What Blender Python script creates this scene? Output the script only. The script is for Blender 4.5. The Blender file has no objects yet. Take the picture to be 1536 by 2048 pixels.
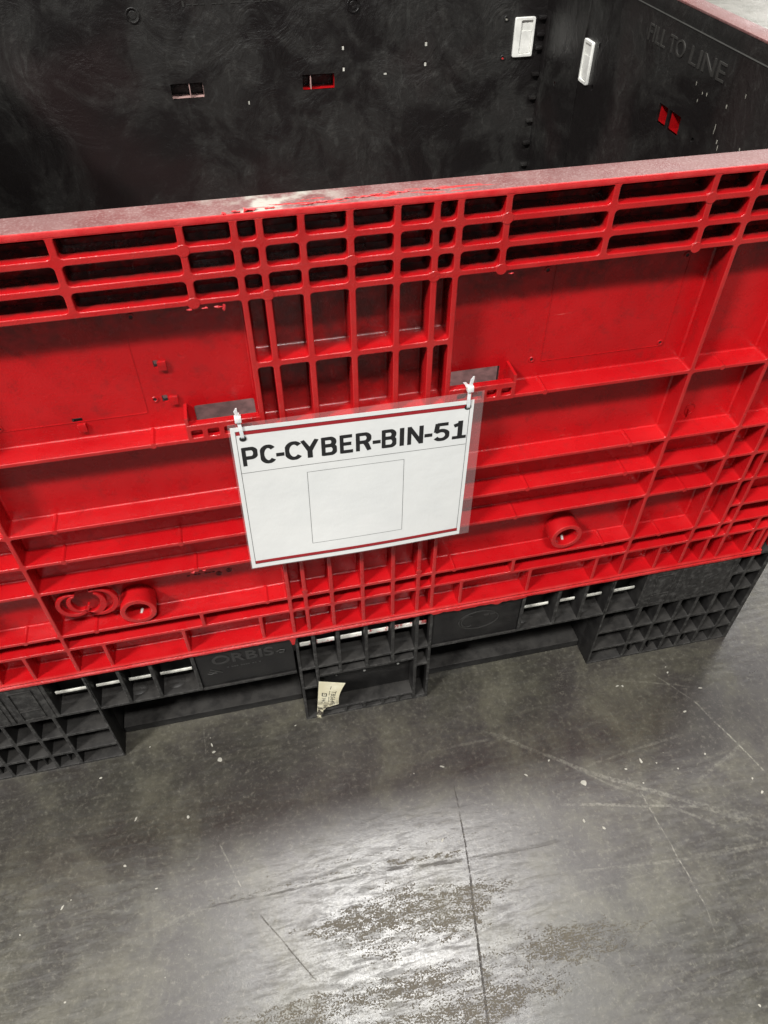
import bpy, bmesh, math, random
from mathutils import Vector, Matrix, noise
random.seed(7)
S = 0.836                       # layout units -> metres
FL = -0.307                     # floor level in layout units
def W(p): return Vector((p[0]*S, p[1]*S, (p[2]-FL)*S))
sc = bpy.context.scene
COL = sc.collection

# ------------------------------------------------------------ camera
cd = bpy.data.cameras.new('camera'); cam = bpy.data.objects.new('camera', cd); COL.objects.link(cam)
R0 = Vector((0.9766409041, -0.2148768733, -0.0006882549))
R1 = Vector((-0.15492097, -0.7019074131, -0.6952161366))
R2 = Vector((0.1489027785, 0.6790831413, -0.7188004242))
M = Matrix((R0, -R1, -R2)).transposed().to_4x4()
M.translation = W((-0.1349412125, -0.7873375919, 1.1194209328))
cam.matrix_world = M
cd.sensor_fit = 'HORIZONTAL'; cd.sensor_width = 36.0; cd.lens = 1484.6*36/1536
cd.clip_start = 0.02; cd.clip_end = 200
sc.camera = cam

# ------------------------------------------------------------ ambient light of the hall
w = bpy.data.worlds.new('World'); sc.world = w; w.use_nodes = True
bg = w.node_tree.nodes['Background']
bg.inputs[0].default_value = (0.93, 0.97, 1.0, 1); bg.inputs[1].default_value = 0.075

def lamp(name, loc, target, sx, sy, power, col=(1, 0.985, 0.95)):
    l = bpy.data.lights.new(name, 'AREA'); l.shape = 'RECTANGLE'; l.size = sx; l.size_y = sy
    l.energy = power; l.color = col
    o = bpy.data.objects.new(name, l); COL.objects.link(o)
    o.location = loc
    o.rotation_euler = (Vector(target)-Vector(loc)).to_track_quat('-Z', 'Y').to_euler()
    return o
# high-bay lamps of the hall
lamp('high_bay_lamp', (0.1, -3.9, 8.1), (0, 0, .4), 1.5, 0.5, 680)
lamp('high_bay_lamp', (-6.2, -4.0, 8.1), (0, 0, .4), 1.5, 0.5, 1450)
lamp('high_bay_lamp', (1.0, -20.0, 7.8), (0, 0, .4), 3.0, 0.8, 420)
lamp('high_bay_lamp', (0.50, 1.50, 8.0), (0.50, 1.50, 0), 1.4, 0.7, 520)
lamp('high_bay_lamp', (7.2, 5.4, 8.0), (7.2, 5.4, 0), 3.5, 2.2, 200)
lamp('high_bay_lamp', (14.0, 15.5, 7.5), (8, 8, 0), 4.0, 2.0, 700)

sc.view_settings.view_transform = 'Standard'; sc.view_settings.look = 'None'
sc.view_settings.exposure = -0.03; sc.view_settings.gamma = 1.0

# ------------------------------------------------------------ node helpers
class NT:
    def __init__(s, name):
        s.m = bpy.data.materials.new(name); s.m.use_nodes = True
        s.t = s.m.node_tree; s.b = s.t.nodes['Principled BSDF']
        s.tc = s.t.nodes.new('ShaderNodeTexCoord').outputs['Object']
    def lk(s, a, b): s.t.links.new(a, b)
    def n(s, k): return s.t.nodes.new(k)
    def set(s, k, v):
        i = s.b.inputs[k]
        if hasattr(v, 'links'): s.lk(v, i)
        else: i.default_value = v
    def _in(s, i, v):
        if hasattr(v, 'links'): s.lk(v, i)
        else: i.default_value = v
    def map(s, sc_=(1, 1, 1), loc=(0, 0, 0), rot=(0, 0, 0), vec=None):
        n = s.n('ShaderNodeMapping'); s.lk(vec or s.tc, n.inputs[0])
        n.inputs['Scale'].default_value = sc_; n.inputs['Location'].default_value = loc; n.inputs['Rotation'].default_value = rot
        return n.outputs[0]
    def noise(s, scale, detail=4, rough=0.55, dist=0.0, vec=None, col=False):
        n = s.n('ShaderNodeTexNoise'); s.lk(vec or s.tc, n.inputs['Vector'])
        n.inputs['Scale'].default_value = scale; n.inputs['Detail'].default_value = detail
        n.inputs['Roughness'].default_value = rough; n.inputs['Distortion'].default_value = dist
        return n.outputs[1 if col else 0]
    def ramp(s, v, a, b, c0=0.0, c1=1.0):
        n = s.n('ShaderNodeMapRange'); n.interpolation_type = 'SMOOTHSTEP'; s.lk(v, n.inputs[0])
        n.inputs[1].default_value = a; n.inputs[2].default_value = b; n.inputs[3].default_value = c0; n.inputs[4].default_value = c1
        return n.outputs[0]
    def mix(s, f, a, b):
        n = s.n('ShaderNodeMix'); n.data_type = 'RGBA'
        s._in(n.inputs[0], f)
        for i, v in ((6, a), (7, b)):
            if hasattr(v, 'links'): s.lk(v, n.inputs[i])
            else: n.inputs[i].default_value = (*v, 1)
        return n.outputs[2]
    def math(s, op, a, b=0.0, clamp=False):
        n = s.n('ShaderNodeMath'); n.operation = op; n.use_clamp = clamp
        s._in(n.inputs[0], a); s._in(n.inputs[1], b); return n.outputs[0]
    def sep(s, vec=None):
        n = s.n('ShaderNodeSeparateXYZ'); s.lk(vec or s.tc, n.inputs[0]); return n.outputs
    def bump(s, h, strength, dist=0.001, nrm=None):
        n = s.n('ShaderNodeBump'); n.inputs['Strength'].default_value = strength; n.inputs['Distance'].default_value = dist
        s.lk(h, n.inputs['Height'])
        if nrm is not None: s.lk(nrm, n.inputs['Normal'])
        return n.outputs[0]

def mat_red():
    t = NT('red_plastic')
    big = t.noise(5, 3); fine = t.noise(900, 2, 0.6); mid = t.noise(60, 5, 0.65)
    c = t.mix(t.ramp(big, .35, .7), (0.355, 0.0038, 0.0062), (0.435, 0.0062, 0.0088))
    # grime speckle
    sp = t.ramp(mid, .60, .74)
    c = t.mix(t.math('MULTIPLY', sp, .35), c, (0.20, 0.008, 0.010))
    x, y, z = t.sep()[:3]
    # rubbed outer faces of the ribs
    face = t.ramp(y, -0.0003, 0.0012, 1, 0)
    rub = t.math('MULTIPLY', face, t.ramp(t.noise(25, 4), .3, .75, .12, .5))
    c = t.mix(rub, c, (0.40, 0.044, 0.038))
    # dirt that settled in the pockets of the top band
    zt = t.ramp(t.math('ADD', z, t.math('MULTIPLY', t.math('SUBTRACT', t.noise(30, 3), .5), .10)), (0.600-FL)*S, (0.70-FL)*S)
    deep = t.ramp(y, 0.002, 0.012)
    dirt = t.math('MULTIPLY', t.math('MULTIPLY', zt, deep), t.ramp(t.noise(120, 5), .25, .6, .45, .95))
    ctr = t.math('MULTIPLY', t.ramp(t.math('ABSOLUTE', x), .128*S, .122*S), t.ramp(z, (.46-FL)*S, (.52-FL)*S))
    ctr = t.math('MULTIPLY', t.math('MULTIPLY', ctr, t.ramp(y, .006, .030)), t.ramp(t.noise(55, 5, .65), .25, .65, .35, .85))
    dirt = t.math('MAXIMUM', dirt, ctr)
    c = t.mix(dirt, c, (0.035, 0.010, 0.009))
    # dark droplets of dust over the back panel
    dt = t.math('MULTIPLY', t.ramp(t.noise(350, 2, .6), .68, .75), t.ramp(t.noise(9, 3), .45, .65))
    c = t.mix(t.math('MULTIPLY', dt, .5), c, (0.10, 0.01, 0.01))
    # pale scuffs
    sv = t.map((22, 22, 160), rot=(0, .25, 0))
    scf = t.math('MULTIPLY', t.ramp(t.noise(1, 6, .7, vec=sv), .70, .76), face)
    c = t.mix(t.math('MULTIPLY', scf, .5), c, (0.62, 0.30, 0.27))
    s2 = t.map((9, 200, 150), rot=(.1, .5, 0)); s3 = t.map((120, 200, 8), rot=(0, .15, 0))
    sc2 = t.math('MAXIMUM', t.ramp(t.noise(1, 5, .65, vec=s2), .70, .73), t.ramp(t.noise(1, 5, .65, vec=s3), .69, .72))
    c = t.mix(t.math('MULTIPLY', t.math('MULTIPLY', sc2, .45), t.ramp(t.noise(5, 3), .45, .6)), c, (0.60, 0.16, 0.14))
    gr = t.math('MULTIPLY', t.ramp(t.noise(38, 7, .78, .2), .50, .70), t.ramp(y, .004, .03, .2, .5))
    c = t.mix(gr, c, (0.15, 0.011, 0.011))
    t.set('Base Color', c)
    t.set('Roughness', t.ramp(t.noise(40, 4), .3, .7, .22, .36))
    t.set('Specular IOR Level', .5)
    nb = t.bump(t.noise(520, 2, .5), .5, .0006)
    t.set('Normal', t.bump(t.noise(30, 3), .25, .0012, nb))
    return t.m

def mat_rail():
    t = NT('worn_red_rail')
    x, y, z = t.sep()[:3]
    fine = t.noise(420, 4, .7); mid = t.noise(34, 5, .6)
    # scraped, stress-whitened plastic on the top, clean red on the front edge
    top = t.ramp(y, 0.0004, 0.0022)
    top = t.math('MULTIPLY', top, t.ramp(z, (.7665-FL)*S, (.7705-FL)*S))
    w1 = t.mix(t.ramp(mid, .35, .65), (0.155, 0.052, 0.050), (0.185, 0.092, 0.087))
    w1 = t.mix(t.math('MULTIPLY', t.ramp(fine, .45, .72), .45), w1, (0.36, 0.27, 0.26))
    w1 = t.mix(t.math('MULTIPLY', t.ramp(t.noise(7, 3), .45, .65), .45), w1, (0.125, 0.060, 0.058))
    gx = t.math('MULTIPLY', t.ramp(x, -.16, -.09), t.ramp(x, -.04, .02, 1, 0))
    w1 = t.mix(t.math('MULTIPLY', gx, t.ramp(t.noise(30, 4), .42, .6)), w1, (0.36, 0.34, 0.30))
    # bright red torn flakes left on the rail
    vv = t.map((34, 160, 60))
    fx = t.math('MULTIPLY', t.ramp(x, -.10, -.06), t.ramp(x, .10, .17, 1, 0))
    fy = t.math('MULTIPLY', t.ramp(y, .002, .008), t.ramp(y, .016, .021, 1, 0))
    fl = t.math('MULTIPLY', t.math('MULTIPLY', fx, fy), t.ramp(t.noise(1, 4, .65, vec=vv), .54, .57))
    w1 = t.mix(fl, w1, (0.50, 0.02, 0.022))
    red = t.mix(t.ramp(t.noise(50, 3), .3, .7), (0.52, 0.010, 0.014), (0.56, 0.030, 0.030))
    c = t.mix(top, red, w1)
    t.set('Base Color', c); t.set('Roughness', t.ramp(mid, .3, .7, .42, .62))
    t.set('Normal', t.bump(fine, .6, .0006, t.bump(mid, .4, .0015)))
    return t.m

def mat_liner():
    t = NT('scuffed_black_plastic')
    wv = t.noise(3.0, 3, .5, col=True)
    n = t.n('ShaderNodeMix'); n.data_type = 'VECTOR'; n.inputs[0].default_value = .16
    t.lk(t.tc, n.inputs[4]); t.lk(wv, n.inputs[5]); v = n.outputs[1]
    swirl = t.noise(6.5, 8, .66, .5, vec=v)
    grain = t.noise(70, 5, .7, .6, vec=v)
    fib = t.noise(1, 6, .7, .5, vec=t.map((95, 95, 16), rot=(.25, .5, .1), vec=v))
    wrk = t.math('MULTIPLY', t.noise(11, 8, .62, 2.0), t.ramp(t.noise(4, 3), .35, .6, .35, 1.0))
    c = t.mix(t.ramp(swirl, .44, .56), (0.0080, 0.0068, 0.0068), (0.0165, 0.0157, 0.0148))
    c = t.mix(t.math('MULTIPLY', t.ramp(t.noise(3.1, 3), .5, .68), .5), c, (0.020, 0.011, 0.011))
    c = t.mix(t.math('MULTIPLY', t.math('MULTIPLY', t.ramp(fib, .53, .74), t.ramp(swirl, .42, .62)), .5), c, (0.058, 0.060, 0.056))
    c = t.mix(t.math('MULTIPLY', t.math('MULTIPLY', t.ramp(grain, .50, .72), t.ramp(swirl, .45, .6)), .4), c, (0.06, 0.058, 0.053))
    # light dust specks
    t.set('Base Color', t.mix(t.math('MULTIPLY', t.ramp(t.noise(260, 2), .74, .8), .4), c, (.12, .11, .10)))
    t.set('Roughness', t.ramp(swirl, .35, .7, .34, .52))
    t.set('Specular IOR Level', .5)
    t.set('Normal', t.bump(wrk, .7, .006, t.bump(grain, .6, .0014)))
    return t.m

def mat_base():
    t = NT('black_base_plastic')
    mid = t.noise(26, 5, .65); fine = t.noise(500, 3, .6)
    c = t.mix(t.ramp(mid, .35, .7), (0.0085, 0.0080, 0.0080), (0.0200, 0.0190, 0.0182))
    g = t.n('ShaderNodeNewGeometry')
    sv = t.map((40, 40, 130), rot=(0, .7, 0))
    c = t.mix(t.math('MULTIPLY', t.ramp(t.noise(1, 6, .7, vec=sv), .63, .75), .4), c, (.06, .058, .054))
    c = t.mix(t.math('MULTIPLY', t.ramp(t.noise(210, 4, .7), .62, .76), .35), c, (.06, .056, .052))
    y_ = t.sep()[1]
    rub = t.math('MULTIPLY', t.ramp(y_, .0016, .0030, 1, 0), t.ramp(t.noise(90, 6, .75), .44, .68, .15, 1))
    c = t.mix(rub, c, (.062, .060, .057))
    nz = t.sep(g.outputs['Normal'])[2]
    dust = t.math('MULTIPLY', t.ramp(nz, .6, .9), t.ramp(t.noise(45, 5, .65), .35, .65, .2, .8))
    c = t.mix(dust, c, (.032, .030, .028))
    t.set('Base Color', c); t.set('Roughness', t.ramp(mid, .3, .7, .38, .58)); t.set('Specular IOR Level', .20)
    t.set('Normal', t.bump(fine, .4, .0004, t.bump(mid, .4, .0015)))
    return t.m

def mat_simple(name, col, rough, bscale=300, bstr=.2, var=.12, **kw):
    t = NT(name)
    c2 = tuple(v*(1-var*2) for v in col)
    t.set('Base Color', t.mix(t.ramp(t.noise(45, 4), .3, .7), c2, col)); t.set('Roughness', rough)
    t.set('Normal', t.bump(t.noise(bscale, 3), bstr, .0004))
    for k, v in kw.items(): t.set(k.replace('_', ' '), v)
    return t.m

def mat_floor():
    t = NT('sealed_concrete')
    x, y, z = t.sep()[:3]
    L = (0.9764, -0.2159)
    big = t.noise(1.9, 5, .6); mid = t.noise(6.5, 9, .72, .35); fine = t.noise(120, 7, .82, .3); sand = t.noise(700, 3, .7)
    drag = t.noise(1, 6, .7, .4, vec=t.map((14, 60, 1), rot=(0, 0, .06)))
    c = t.mix(t.ramp(big, .38, .62), (0.034, 0.032, 0.025), (0.039, 0.034, 0.032))
    c = t.mix(t.math('MULTIPLY', t.ramp(mid, .44, .70), .75), c, (0.086, 0.080, 0.058))
    c = t.mix(t.math('MULTIPLY', t.ramp(mid, .50, .32), .75), c, (0.024, 0.020, 0.019))
    c = t.mix(t.math('MULTIPLY', t.ramp(drag, .54, .75), .35), c, (0.115, 0.107, 0.084))
    c = t.mix(t.math('MULTIPLY', t.ramp(drag, .44, .28), .35), c, (0.034, 0.029, 0.028))
    c = t.mix(t.math('MULTIPLY', t.ramp(fine, .50, .72), .55), c, (0.17, 0.158, 0.128))
    c = t.mix(t.math('MULTIPLY', t.ramp(fine, .48, .28), .55), c, (0.024, 0.021, 0.020))
    c = t.mix(t.math('MULTIPLY', t.ramp(t.noise(75, 5, .7), .64, .78), .3), c, (0.23, 0.22, 0.17))
    # floor tone grows paler towards the right and the back
    far = t.ramp(t.math('ADD', t.math('MULTIPLY', x, .8), t.math('MULTIPLY', y, .45)), .62, 1.6)
    c = t.mix(t.math('MULTIPLY', far, .9), c, t.mix(t.ramp(mid, .35, .65), (0.30, 0.29, 0.25), (0.42, 0.40, 0.36)))
    def seg(a, b, wd, fall=.6):
        A = W((a[0], a[1], FL)); B = W((b[0], b[1], FL)); d = (B-A); ln = d.length; d /= ln
        wob = t.math('MULTIPLY', t.math('SUBTRACT', wobn, .5), .006)
        dx = t.math('SUBTRACT', x, A.x); dy = t.math('SUBTRACT', y, A.y)
        al = t.math('ADD', t.math('MULTIPLY', dx, d.x), t.math('MULTIPLY', dy, d.y))
        pr = t.math('SUBTRACT', t.math('MULTIPLY', dx, -d.y), t.math('MULTIPLY', dy, -d.x))
        pr = t.math('ABSOLUTE', t.math('ADD', pr, wob))
        pr = t.math('ADD', pr, t.math('MULTIPLY', t.math('SUBTRACT', jit, .45), wd*1.5))
        m = t.ramp(pr, wd*fall, wd, 1, 0)
        m = t.math('MULTIPLY', m, t.ramp(al, -.004, .01))
        return t.math('MULTIPLY', m, t.ramp(al, ln-.01, ln+.004, 1, 0))
    wobn = t.noise(14, 3); jit = t.noise(170, 4, .7)
    brk = t.math('MULTIPLY', t.ramp(t.noise(160, 4, .7), .36, .64), t.ramp(t.noise(16, 3), .30, .6, .25, 1))
    brk2 = t.ramp(t.noise(1, 4, .7, vec=t.map((25, 160, 1))), .40, .6)
    def add(lst, brkm, k):
        tot = None
        for s_ in lst:
            m = seg(*s_[:3]); m = t.math('MULTIPLY', m, s_[3]); tot = m if tot is None else t.math('MAXIMUM', tot, m)
        return t.math('MULTIPLY', t.math('MULTIPLY', tot, brkm), k)
    light = add([((.687, -.131), (.75, -.31), .0018, .9), ((.63, -.05), (.687, -.131), .0012, .5),
                 ((.225, -.101), (.407, -.235), .004, .45), ((.25, -.112), (.43, -.262), .002, .4),
                 ((.407, -.235), (.588, -.341), .005, .5), ((.588, -.341), (.692, -.408), .007, .5), ((.43, -.262), (.70, -.45), .003, .35),
                 ((.324, -.281), (.587, -.344), .003, .5), ((.587, -.344), (.72, -.40), .006, .25),
                 ((.488, -.289), (.507, -.506), .0014, .8), ((.507, -.506), (.50, -.56), .0010, .4),
                 ((-.324, -.215), (-.288, -.311), .0014, .8), ((-.342, .036), (-.34, -.032), .0012, .4),
                 ((.306, -.406), (.528, -.428), .003, .3), ((.528, -.428), (.70, -.436), .005, .35),
                 ((.096, -.123), (.234, -.123), .003, .25), ((.40, -.22), (.62, -.20), .003, .25),
                 ((.60, -.30), (.75, -.24), .004, .25), ((-.45, -.34), (-.28, -.30), .005, .22),
                 ((.55, -.05), (.70, -.10), .002, .35), ((.28, -.44), (.37, -.44), .003, .3)], brk, .62)
    c = t.mix(light, c, (0.30, 0.285, 0.235))
    dark = add([((.131, -.25), (.116, -.368), .0014, .6), ((.116, -.368), (.076, -.60), .0019, .85),
                ((-.263, -.353), (-.182, -.471), .0010, .5), ((.135, -.20), (.131, -.25), .0010, .5)], t.math('MULTIPLY', t.ramp(t.noise(190, 4, .7), .38, .56, .1, 1), t.ramp(t.noise(22, 3), .32, .55, .35, 1)), .85)
    track = add([((-.374, -.320), (-.035, -.326), .0022, .45), ((-.035, -.326), (.115, -.341), .0035, .6),
                 ((.115, -.341), (.308, -.347), .004, .35)], brk2, .8)
    ridge = add([((-.36, -.316), (-.035, -.315), .006, .7), ((-.035, -.315), (.115, -.329), .007, 1), ((-.25, -.292), (.25, -.300), .0025, .7)],
                t.ramp(t.noise(1, 4, .7, vec=t.map((60, 220, 1))), .3, .6), 1.0)
    c = t.mix(dark, c, (0.014, 0.012, 0.011)); c = t.mix(track, c, (0.030, 0.026, 0.023))
    # worn-through coating: flecked pits dragged sideways, strongest under the bright lamp reflection
    rx = t.map((55, 150, 1), rot=(0, 0, .03)); rf = t.map((360, 480, 1), rot=(0, 0, .03))
    pits = t.math('ADD', t.math('MULTIPLY', t.noise(1, 5, .65, .3, vec=rx), .42), t.math('MULTIPLY', t.noise(1, 3, .6, vec=rf), .58))
    def blob(px, py, ax, ay, amp, sc2):
        cx = t.math('DIVIDE', t.math('SUBTRACT', x, px*S), ax*S); cy = t.math('DIVIDE', t.math('SUBTRACT', y, py*S), ay*S)
        rr = t.math('ADD', t.math('MULTIPLY', cx, cx), t.math('MULTIPLY', cy, cy))
        nz_ = t.noise(1, 5, .6, .4, vec=t.map((sc2*.55, sc2*2.1, 1), loc=(px*9, 0, 0)))
        return t.ramp(t.math('ADD', rr, t.math('MULTIPLY', t.math('SUBTRACT', nz_, .5), amp)), -.4, 2.0, 1, 0)
    joint = add([((.122, -.36), (.088, -.60), .012, 1.0), ((-.24, -.36), (-.20, -.375), .010, .8)], t.ramp(t.noise(40, 4), .45, .6), 1)
    zone = t.math('MAXIMUM', joint, blob(-.06, -.415, .13, .055, 5.0, 11)); zone = t.math('MAXIMUM', zone, blob(.04, -.405, .13, .05, 6, 12)); zone = t.math('MAXIMUM', zone, blob(.26, -.53, .17, .045, 6, 9)); zone = t.math('MULTIPLY', zone, 1.0)
    zone = t.math('MAXIMUM', zone, blob(-.09, -.515, .26, .032, 4.0, 10))
    zone = t.math('MAXIMUM', zone, blob(.05, -.565, .22, .030, 4.5, 9))
    zone = t.math('MAXIMUM', zone, t.math('MULTIPLY', ridge, 1.0)); zone2 = t.ramp(t.noise(1, 6, .68, .3, vec=t.map((4, 10, 1))), .53, .70, 0, .5)
    zz = t.math('MAXIMUM', zone, zone2)
    pit = t.math('MULTIPLY', t.ramp(t.math('ADD', pits, t.math('MULTIPLY', zz, .19)), .665, .688), t.ramp(zz, .05, .25))
    c = t.mix(t.math('MULTIPLY', pit, .7), c, (0.098, 0.086, 0.067))
    t.set('Base Color', c)
    ro = t.ramp(mid, .3, .7, .27, .33)
    strk = t.noise(1, 7, .72, .5, vec=t.map((22, 110, 1), rot=(0, 0, .05)))
    ro = t.math('ADD', ro, t.ramp(strk, .42, .72, 0, .20)); ro = t.math('ADD', ro, t.ramp(t.noise(300, 4, .75), .45, .75, 0, .12))
    ro = t.math('ADD', ro, t.math('MULTIPLY', pit, .35))
    ro = t.math('ADD', ro, t.math('MULTIPLY', dark, .3)); ro = t.math('ADD', ro, t.math('MULTIPLY', light, .25)); ro = t.math('ADD', ro, t.math('MULTIPLY', track, .3), True)
    t.set('Roughness', ro); t.set('Specular IOR Level', t.math('SUBTRACT', .75, t.math('MULTIPLY', t.math('MAXIMUM', pit, t.math('MAXIMUM', dark, track)), .58), True))
    h = t.math('SUBTRACT', t.math('MULTIPLY', fine, .16), t.math('MULTIPLY', pit, .35))
    h = t.math('SUBTRACT', h, t.math('MULTIPLY', dark, 1.2)); h = t.math('SUBTRACT', h, t.math('MULTIPLY', track, .6))
    t.set('Normal', t.bump(h, .5, .0012, t.bump(sand, .16, .0004, t.bump(mid, .10, .003))))
    return t.m

M_red = mat_red(); M_rail = mat_rail(); M_liner = mat_liner(); M_base = mat_base(); M_floor = mat_floor()
M_white = mat_simple('white_latch_and_glint', (.80, .80, .76), .35)  # also colours the glint in the round sockets
M_tie = mat_simple('white_nylon', (.78, .76, .74), .3, var=.04, Subsurface_Weight=.2)
M_pit = mat_simple('dirty_inside_plastic', (.105, .048, .047), .5, var=.25)
M_strip = mat_simple('pale_light_fill', (.74, .73, .66), .5, var=.3)  # pale colour standing in for light seen through slots and holes
def mat_strip2():
    t = NT('pale_light_fill_with_red_smears')  # bright slits of the middle foot as pale colour, smeared red
    n_ = t.math('ADD', t.noise(90, 5, .7), t.math('MULTIPLY', t.noise(14, 2), .5))
    t.set('Base Color', t.mix(t.ramp(n_, .74, .84), (.78, .76, .70), (.42, .03, .03))); t.set('Roughness', .5)
    return t.m
M_strip2 = mat_strip2()
M_chip = mat_simple('dry_paint_chip', (.34, .325, .28), .7)
M_ink = mat_simple('black_ink', (.012, .012, .013), .45, var=.02)
M_bar = mat_simple('dark_red_print', (.30, .014, .020), .45, var=.06)
M_flake = mat_simple('torn_red_plastic', (.58, .03, .035), .45)
M_fade = mat_simple('faded_pink_plastic', (.42, .27, .25), .5)
M_emb = mat_simple('moulded_mark', (.022, .021, .020), .45)
M_word = mat_simple('highlight_words', (.042, .040, .037), .45)  # lighter than the wall to imitate highlights on the letter edges
M_mark = mat_simple('lightened_emboss', (.030, .029, .027), .5)  # lightened tone; on the fill line it imitates an edge highlight
def mat_paper():
    t = NT('white_paper')
    c = t.mix(t.ramp(t.noise(12, 3), .3, .7), (.62, .63, .625), (.67, .675, .665))
    t.set('Base Color', c); t.set('Roughness', .5); t.set('Coat Weight', .25); t.set('Coat Roughness', .45)
    t.set('Normal', t.bump(t.noise(28, 4, .6), .35, .0022, t.bump(t.noise(900, 2), .1, .0003)))
    return t.m
M_paper = mat_paper()
def mat_film():
    t = NT('clear_laminate'); t.set('Base Color', (.93, .90, .90, 1)); t.set('Roughness', .22)
    t.set('IOR', 1.25); t.set('Transmission Weight', 0.0); t.set('Alpha', .09)
    t.set('Specular IOR Level', .8)
    return t.m
M_film = mat_film()
def mat_sticker():
    t = NT('cream_sticker_paper')
    c = t.mix(t.ramp(t.noise(60, 4), .35, .7), (.62, .57, .40), (.72, .68, .52))
    z = t.sep()[2]
    d = t.math('MULTIPLY', t.ramp(t.noise(130, 5, .7), .42, .55), t.ramp(z, (-.27-FL)*S, (-.215-FL)*S, 1, 0))
    c = t.mix(d, c, (.05, .04, .03))
    t.set('Base Color', c); t.set('Roughness', .55); t.set('Normal', t.bump(t.noise(80, 3), .5, .0008))
    return t.m
M_sticker = mat_sticker()

# ------------------------------------------------------------ object helpers
def link(name, me, mat, parent=None, smooth=True, label=None):
    me.name = name
    me.materials.clear(); me.materials.append(mat)
    if smooth and len(me.polygons):
        me.shade_smooth(); me.set_sharp_from_angle(angle=math.radians(34))
    o = bpy.data.objects.new(name, me); COL.objects.link(o)
    if parent: o.parent = parent
    if label: o['label'] = label
    return o
def tag(o, label, cat, group=None):
    o['label'] = label; o['category'] = cat
    if group: o['group'] = group
# frames: origin, U, V ; N = U x V points out of the drawn face
FRONT = (Vector((0, 0, 0)), Vector((1, 0, 0)), Vector((0, 0, 1)))
RIGHTIN = (Vector((.79, 0, 0)), Vector((0, -1, 0)), Vector((0, 0, 1)))
def mapme(me, fr, off):
    o, U, V = fr; N = U.cross(V)
    for v in me.vertices:
        a, b, c = v.co
        v.co = W(o + U*a + V*b + N*(c+off))
    me.update()
def rrect(x0, x1, z0, z1, r, seg=3):
    r = min(r, (x1-x0)*.45, (z1-z0)*.45); P = []
    for cx, cz, a0 in ((x1-r, z1-r, 0), (x0+r, z1-r, 90), (x0+r, z0+r, 180), (x1-r, z0+r, 270)):
        for k in range(seg+1):
            a = math.radians(a0+90*k/seg); P.append((cx+r*math.cos(a), cz+r*math.sin(a)))
    return P
def circ(x, z, r, n=20, rz=None): return [(x+r*math.cos(2*math.pi*k/n), z+(rz or r)*math.sin(2*math.pi*k/n)) for k in range(n)]
def cut(loops, d0, d1, fr=FRONT, bev=0.0, bseg=1):
    """a plate cut from outlines (first the outer one, then holes); d0..d1 = depth behind the frame plane"""
    c = bpy.data.curves.new('t', 'CURVE'); c.dimensions = '2D'; c.fill_mode = 'BOTH'
    for P in loops:
        s = c.splines.new('POLY'); s.points.add(len(P)-1); s.use_cyclic_u = True
        for i, p in enumerate(P): s.points[i].co = (p[0], p[1], 0, 1)
    c.extrude = (d1-d0)/2-bev
    c.bevel_depth = bev; c.bevel_resolution = bseg-1 if bev else 0; c.offset = -bev
    return tomesh(c, fr, -(d0+d1)/2)
def tomesh(c, fr, off):
    o = bpy.data.objects.new('t', c); COL.objects.link(o)
    dg = bpy.context.evaluated_depsgraph_get(); dg.update()
    me = bpy.data.meshes.new_from_object(o.evaluated_get(dg))
    bpy.data.objects.remove(o); bpy.data.curves.remove(c)
    if fr is not None: mapme(me, fr, off)
    return me
def text(s, x, z, h, fr=FRONT, off=0.0, ext=.001, width=None, bold=0.0, rot=0, bev=0, space=1.0, raw=False):
    c = bpy.data.curves.new('t', 'FONT'); c.body = s; c.size = 1; c.extrude = ext if not raw else 0; c.offset = bold
    c.space_character = space
    o = bpy.data.objects.new('t', c); COL.objects.link(o)
    dg = bpy.context.evaluated_depsgraph_get(); dg.update()
    me = bpy.data.meshes.new_from_object(o.evaluated_get(dg)); bpy.data.objects.remove(o)
    xs = [v.co.x for v in me.vertices]; ys = [v.co.y for v in me.vertices]
    x0, x1, y0, y1 = min(xs), max(xs), min(ys), max(ys)
    ky = h/(y1-y0); kx = (width/(x1-x0)) if width else ky
    ca, sa = math.cos(rot), math.sin(rot)
    for v in me.vertices:
        a = (v.co.x-x0)*kx; b = (v.co.y-y0)*ky
        v.co.x = x+a*ca-b*sa; v.co.y = z+a*sa+b*ca
    if not raw: mapme(me, fr, off)
    return me
def bmesh_new(): return bmesh.new()
def box(bm, x0, x1, y0, y1, z0, z1, bev=0):
    vs = [bm.verts.new(W((x, y, z))) for x in (x0, x1) for y in (y0, y1) for z in (z0, z1)]
    f = [(0, 1, 3, 2), (4, 6, 7, 5), (0, 4, 5, 1), (2, 3, 7, 6), (0, 2, 6, 4), (1, 5, 7, 3)]
    fs = [bm.faces.new([vs[i] for i in q]) for q in f]
    if bev:
        es = list({e for q in fs for e in q.edges})
        bmesh.ops.bevel(bm, geom=es, offset=bev*S, segments=2, affect='EDGES', profile=.6)
def fin(bm, name, mat, parent=None, **k):
    bmesh.ops.recalc_face_normals(bm, faces=bm.faces)
    me = bpy.data.meshes.new(name); bm.to_mesh(me); bm.free(); return link(name, me, mat, parent, **k)
def boxo(name, mat, parent, *a, bev=0.0008, **k):
    bm = bmesh_new(); box(bm, *a, bev=bev); return fin(bm, name, mat, parent, **k)
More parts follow.
